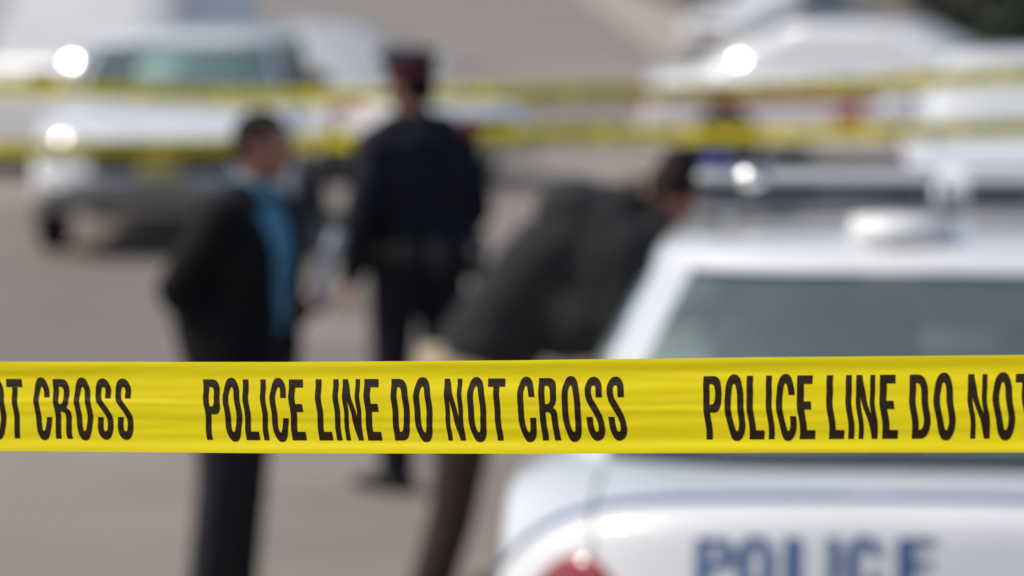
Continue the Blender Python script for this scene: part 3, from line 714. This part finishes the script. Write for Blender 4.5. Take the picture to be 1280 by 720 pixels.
def cap_part(name, prof, m, tilt=0):
    bm = bmesh.new(); n = 40; rg = []
    for (z, rx, ry, dy) in prof: rg.append([bm.verts.new(hc + Rm @ Vector((rx * math.cos(2 * math.pi * j / n), dy + ry * math.sin(2 * math.pi * j / n), z + .12 * (dy + ry * math.sin(2 * math.pi * j / n)) * (1 if z > .1 else 0)))) for j in range(n)])
    for i in range(len(rg) - 1):
        for j in range(n): bm.faces.new((rg[i][j], rg[i][(j + 1) % n], rg[i + 1][(j + 1) % n], rg[i + 1][j]))
    bm.faces.new(rg[-1]); return link(name, bm_mesh(name, bm), m, cop)
cp = cap_part("cap", [(.084, .095, .111, -.006), (.10, .110, .124, .0), (.130, .120, .134, .003), (.150, .112, .126, .004), (.158, .06, .07, 0)], mat('cap_cloth', (.012, .016, .034), .8, nscale=30, namt=.2))
bd = cap_part("cap_band", [(.040, .0935, .1095, -.008), (.060, .0945, .1105, -.007), (.090, .0945, .1105, -.006), (.091, .05, .05, 0)], mat("cap_band_red", (.13, .010, .022), .8, nscale=30, namt=.2))
bm = bmesh.new(); g = []
for i in range(13):
    a = R(25 + 130 * i / 12); g.append([bm.verts.new(hc + Rm @ Vector((rr * .9 * math.cos(a), rr * math.sin(a) + dy, z))) for rr, dy, z in ((.108, -.008, .058), (.128, .01, .045), (.15, .018, .028))])
for i in range(12):
    for j in range(2): bm.faces.new((g[i][j], g[i + 1][j], g[i + 1][j + 1], g[i][j + 1]))
link("cap_visor", bm_mesh("cap_visor", bm), LEATHER, cop)
bm = bmesh.new(); rings_loft(bm, [((0, 0, .975), .252, .184), ((0, 0, .98), .256, .188), ((0, 0, 1.025), .256, .188), ((0, 0, 1.03), .252, .184)]); bl = link("duty_belt", bm_mesh("duty_belt", bm), LEATHER, cop)
for (x, y, sx, sy, sz, m_) in ((.15, -.185, .08, .05, .10, LEATHER), (-.12, -.19, .09, .045, .08, LEATHER), (.265, .0, .05, .12, .2, BLACKP), (0, -.20, .05, .04, .12, BLACKP)):
    bm = bmesh.new(); box(bm, (x, y, .99 - (sz - .1) * .4), (sx, sy, sz), .012); link("belt_pouch", bm_mesh("belt_pouch", bm), m_, bl)
bm = bmesh.new(); ell(bm, (.16, -.225, 1.0), (.022, .010, .022)); link("handcuff_ring", bm_mesh("handcuff_ring", bm), STEEL, bl)
bm = bmesh.new(); box(bm, (.205, -.06, 1.50), (.10, .03, .075), .012, Euler((R(10), 0, R(35))).to_matrix()); link("shoulder_patch", bm_mesh("shoulder_patch", bm), mat("patch_red", (.40, .06, .10), .7, nscale=30, namt=.2), cop)
bm = bmesh.new(); box(bm, (.13, -.03, 1.505), (.11, .05, .018), .006, Euler((0, R(20), 0)).to_matrix()); link("epaulette", bm_mesh("epaulette", bm), mat("epaulette_blue", (.03, .06, .22), .7, nscale=30, namt=.2), cop)

# man leaning against the cruiser
J3 = dict(spine=[(0, 0, 1.0), (0, .10, 1.16), (0, .25, 1.33), (0, .40, 1.455), (0, .50, 1.52)], head=(0, .64, 1.57), head_rot=(R(-55), 0, R(58)),
          armR=[(.19, .47, 1.39), (.23, .43, 1.13), (.15, .45, 1.05), (-.3, .8, -.2), (0, -.2, -1)],
          armL=[(-.19, .42, 1.41), (-.24, .44, 1.14), (-.14, .48, 1.05), (.2, .9, -.2), (0, -.2, -1)],
          legR=[(.09, -.02, .96), (.10, -.09, .52), (.10, -.21, .09), (.12, -.05, .03)], legL=[(-.09, -.02, .96), (-.11, -.09, .51), (-.12, -.19, .09), (-.15, -.03, .03)],
          lumps=[((0, .50, 1.50), (.10, .10, .075)), ((.04, .28, 1.20), (.19, .19, .19)), ((.02, .04, 1.10), (.2, .14, .12)), ((0, .31, 1.48), (.18, .14, .115)), ((.09, .42, 1.30), (.19, .17, .20)), ((.14, .36, 1.16), (.14, .15, .14)), ((.03, .55, 1.40), (.15, .09, .11))])
man3, _, _ = person((-.10, 10.71, 0), R(-90), J3, dict(trousers=BROWN, jacket=COATM, shirt=BROWN), "man in charcoal coat and brown trousers bending towards the nearest cruiser", hair=HAIR2, hairlen=.05, jacket_len=-.02, sc=.98, coat_bulk=1.12)
bm = bmesh.new(); rings_loft(bm, [((0, -.035, .93), .232, .178), ((0, -.03, .96), .236, .182), ((0, -.02, 1.02), .228, .176)]); link("shirt_hem", bm_mesh("shirt_hem", bm), KHAKI, man3)

# ------------------------------------------------------------------ tapes
UP = Vector((0, 0, 1))
def tape(name, base, dirv, u0, u1, zc, shear, relief, du, nv, text0, period, hgt, lab, ink_step=1, tilt=None):
    """ribbon whose centre line is base + dirv*u with height zc(u)"""
    nrm = Vector((dirv.y, -dirv.x, 0)).normalized()
    if nrm.y > 0: nrm = -nrm
    def T(u, v, o=0.0):
        a = tilt(u) if tilt else 0
        q = (.5 - v) * hgt; up = UP * math.cos(a) + nrm * math.sin(a); nn = nrm * math.cos(a) - UP * math.sin(a)
        return base + dirv * (u + shear(u, v)) + UP * zc(u) + up * q + nn * (relief(u, v) + o)
    n = int((u1 - u0) / du); vs, fs = [], []
    for i in range(n + 1):
        for j in range(nv + 1): vs.append(T(u0 + (u1 - u0) * i / n, j / nv))
    for i in range(n):
        for j in range(nv):
            a = i * (nv + 1) + j; fs.append((a, a + 1, a + nv + 2, a + nv + 1))
    org = base + UP * zc(0)
    o = link(name, mesh(name, [v - org for v in vs], fs), TAPE, None, loc=org)
    k0 = math.floor((u0 - text0) / period) + 1; k = k0; sc = period * PXLEN / 627.0 * 1.0
    tl = period * .8497
    while text0 + k * period + tl < u1:
        vs, fs = [], []
        for ch, st in PHRASE:
            wd, gv, gf = GL[ch]; b0 = len(vs)
            for (x, y, _) in gv:
                v = .855 - y / HC * .665
                vs.append(T(text0 + k * period + (st + x) / PXLEN * tl, v, .00025) - org)
            fs += [[b0 + q for q in f] for f in gf]
        link("printed_lettering", mesh("printed_lettering", vs, fs), INK, o); k += 1
    tag(o, lab[0], "barrier tape", lab[1] if len(lab) > 1 else None)
    return o, T

TAN = .31; D0 = 2.777; cs = math.cos(math.atan(TAN)); sn = math.sin(math.atan(TAN))
b0 = W(640, 509.5, D0)
cp_, sp_ = math.cos(R(PITCH)), math.sin(R(PITCH))
dirF = Vector((cs, -sn, 0))
pl, pr = 508.2, 505.0
def interp(x, tab):
    if x <= tab[0][0]: return tab[0][1]
    for (a, b), (c, d) in zip(tab, tab[1:]):
        if x <= c: return b + (d - b) * (x - a) / (c - a)
    return tab[-1][1]
def zoff(u):
    # height that puts the centre line on the observed row
    X = u * cs; d = D0 - TAN * X; px = 640 + X / d * FPX
    row = interp(px, [(-1500, 500), (0, 508.4), (320, 510), (640, 509.4), (960, 507), (1280, 505.2), (2800, 492)])
    return row
ztab = []
for i in range(-30, 31):
    u = i / 10; P_ = b0 + dirF * u
    d = P_.y * cp_ + H * sp_                      # depth at z=0 part
    row = zoff(u); # solve z: row = 360+F*dn/d ; d = y c + (H-z) s ; dn = (H-z)c - y s
    k = (row - 360) / FPX; y = P_.y; hz_ = y * (sp_ + k * cp_) / (cp_ - k * sp_); ztab.append((u, H - hz_))
z_of = lambda u: interp(u, ztab)
bF = Vector((b0.x, b0.y, 0))
SH = [(-3, 9), (-.42, 9.5), (-.27, 7.8), (-.05, 4.6), (.08, 4.0), (.16, 2.2), (.35, .3), (3, 0)]
def shear(u, v):
    a = interp(u, SH) * .00068
    g = .25 * sst(.1, .4, v) + .6 * sst(.36, .62, v) + .15 * sst(.6, .9, v)
    return a * g + (v - .5) * .0762 * math.sin(R(18)) * TAN + .0006 * math.sin(v * 9 + u * 3) + .0004 * math.sin(v * 17 + u * 8) * sst(.2, .4, v)
def relief(u, v):
    w0 = .50 + .05 * math.sin(u * 5 + .5); w1 = .64 + .03 * math.sin(u * 7 + 2)
    r = .0030 * sst(.20, 0, v) ** 1.3
    r += .0004 * math.exp(-((v - w0) / .03) ** 2) * max(0, .5 + math.sin(u * 13)) - .0004 * math.exp(-((v - w1) / .04) ** 2)
    r += .003 * math.sin(v * 3.1) + .0012 * pnoise(Vector((u * 3, v * 4, 0))) + .00035 * pnoise(Vector((u * 9, v * 14, 3))) + .00012 * pnoise(Vector((u * 40, v * 30, 9)))
    r += .0028 * sst(.84, 1.0, v)
    return r
near_tape, _ = tape("barrier_tape", bF, dirF, -2.9, 2.9, z_of, shear, relief, .004, 44, -.2692, .4286, .0762,
     ("sharp yellow tape reading POLICE LINE DO NOT CROSS stretched across the foreground",), tilt=lambda u: -R(18))
def z_tab(pts, d):
    tb = []
    for px, py in pts:
        p = W(px, py, d); tb.append((p.x, p.z))
    return lambda u: interp(u, tb)
rel2 = lambda u, v: .004 * math.sin(v * 3 + u)
sh0 = lambda u, v: 0
dB = Vector((1, 0, 0))
tw1 = lambda u: -.32 + .5 * math.sin(u * 1.7 + .6) * math.sin(u * .9 + 1.0)
tw2 = lambda u: -.30 + .5 * math.sin(u * 2.1 + 2.0) * math.sin(u * 1.1 + .2)
yU = W(640, 118, 16.9).y; yL = W(640, 168, 16.5).y
tape("barrier_tape", Vector((0, yU, 0)), dB, -5.6, 5.6, z_tab([(-900, 88), (-40, 106), (300, 122), (640, 118), (1000, 112), (1280, 92), (2100, 70)], 16.9), sh0, rel2, .03, 6, -.1, .4238, .0762,
     ("upper of the two blurred yellow tapes strung behind the officer",), tilt=tw1)
tape("barrier_tape", Vector((0, yL, 0)), dB, -5.6, 5.6, z_tab([(-900, 180), (-40, 186), (260, 184), (420, 176), (640, 169), (1000, 167), (1280, 160), (2100, 150)], 16.5), sh0, rel2, .03, 6, .05, .4238, .0762,
     ("lower of the two blurred yellow tapes strung behind the officer",), tilt=tw2)
def post(x, y, h, lab):
    bm = bmesh.new(); bmesh.ops.create_cone(bm, cap_ends=True, segments=24, radius1=.045, radius2=.04, depth=h, matrix=Matrix.Translation((0, 0, h / 2)))
    r = empty("steel_post", (x, y, 0)); link("pole", bm_mesh("pole", bm), STEEL, r)
    bm = bmesh.new(); bmesh.ops.create_cone(bm, cap_ends=True, segments=24, radius1=.09, radius2=.06, depth=.08, matrix=Matrix.Translation((0, 0, .04))); link("base", bm_mesh("base", bm), STEEL, r)
    bm = bmesh.new(); ell(bm, (0, 0, h), (.05, .05, .03)); link("cap", bm_mesh("cap", bm), STEEL, r)
    tag(r, lab, "post", "steel posts holding the tapes")
for s_, t_ in ((-1, "left"), (1, "right")):
    p = bF + dirF * 2.9 * s_; post(p.x, p.y + .05, 2.3, "grey steel post tying the %s end of the foreground tape" % t_)
    post(5.62 * s_, (yU + yL) / 2, 2.2, "grey steel post tying the %s ends of the two far tapes" % t_)

# ------------------------------------------------------------------ trees
def evergreen(x, y, h, r, lab, n=9500, seed=1):
    rd = random.Random(seed); root = empty("evergreen_tree", (x, y, 0))
    bm = bmesh.new(); caps(bm, (0, 0, -.1), (0, 0, h * .85), .16, .03, 12)
    for k in range(26):
        z = .5 + (h - 1) * k / 26; a = rd.random() * 6.28; L_ = r * (1 - z / h) * .8 + .1; caps(bm, (0, 0, z), (math.cos(a) * L_, math.sin(a) * L_, z + .1), .035, .01, 6, 2)
    link("trunk", bm_mesh("trunk", bm), BARK, root)
    vs, fs = [], []
    cl = [(rd.random() ** .8, rd.random() * 6.28, .55 + .5 * rd.random()) for _ in range(150)]
    for k in range(n):
        zf, a, q = cl[rd.randrange(150)]; z = .25 + zf * (h - .3); rr = r * (1 - zf) ** .8 * q * (1 + .12 * math.sin(a * 3 + zf * 9)) + .08
        c = Vector((math.cos(a) * rr, math.sin(a) * rr, z)) + Vector((rd.gauss(0, .22), rd.gauss(0, .22), rd.gauss(0, .16)))
        s_ = .13 + .12 * rd.random(); Mx = Euler((rd.random() * 6, rd.random() * 6, rd.random() * 6)).to_matrix(); b_ = len(vs)
        for v in ((-s_, 0, 0), (0, -s_ * .35, 0), (s_, 0, 0), (0, s_ * .35, 0)): vs.append(c + Mx @ Vector(v))
        fs.append((b_, b_ + 1, b_ + 2, b_ + 3))
    link("crown", mesh("crown", vs, fs), EVERG, root, smooth=False); tag(root, lab, "tree", "dark evergreens beyond the cars")
evergreen(9.4, 57, 7, 2.3, "dark evergreen at the top right corner, closest to the road", seed=3)
evergreen(10.6, 70, 8, 2.6, "dark evergreen farthest up the street at the right edge", seed=4)
evergreen(11.6, 82, 8, 2.6, "dark evergreen behind the corner evergreens, farthest from the road", seed=8)
evergreen(-9.2, 55, 6, 1.8, "dark evergreen in the top left corner behind the white van", seed=5)
def bare_tree(x, y, h, lab):
    rd = random.Random(11); root = empty("bare_tree", (x, y, 0)); bm = bmesh.new(); caps(bm, (0, 0, -.1), (0, 0, 2.2), .2, .16, 14)
    link("trunk", bm_mesh("trunk", bm), BARK, root); bm = bmesh.new()
    def br(p, d, L_, r, k):
        q = p + d * L_; caps(bm, p, q, r, r * .7, 7, 2)
        if k:
            for _ in range(3): br(q, (d + Vector((rd.gauss(0, .45), rd.gauss(0, .45), rd.gauss(.15, .3)))).normalized(), L_ * .75, r * .62, k - 1)
    for _ in range(4): br(Vector((0, 0, 2.1)), Vector((rd.gauss(0, .4), rd.gauss(0, .4), 1)).normalized(), h * .22, .10, 4)
    link("crown", bm_mesh("crown", bm), BARK, root); tag(root, lab, "tree")
bare_tree(7.1, 76, 6, "leafless brown tree beside the pale saloon car up the street")
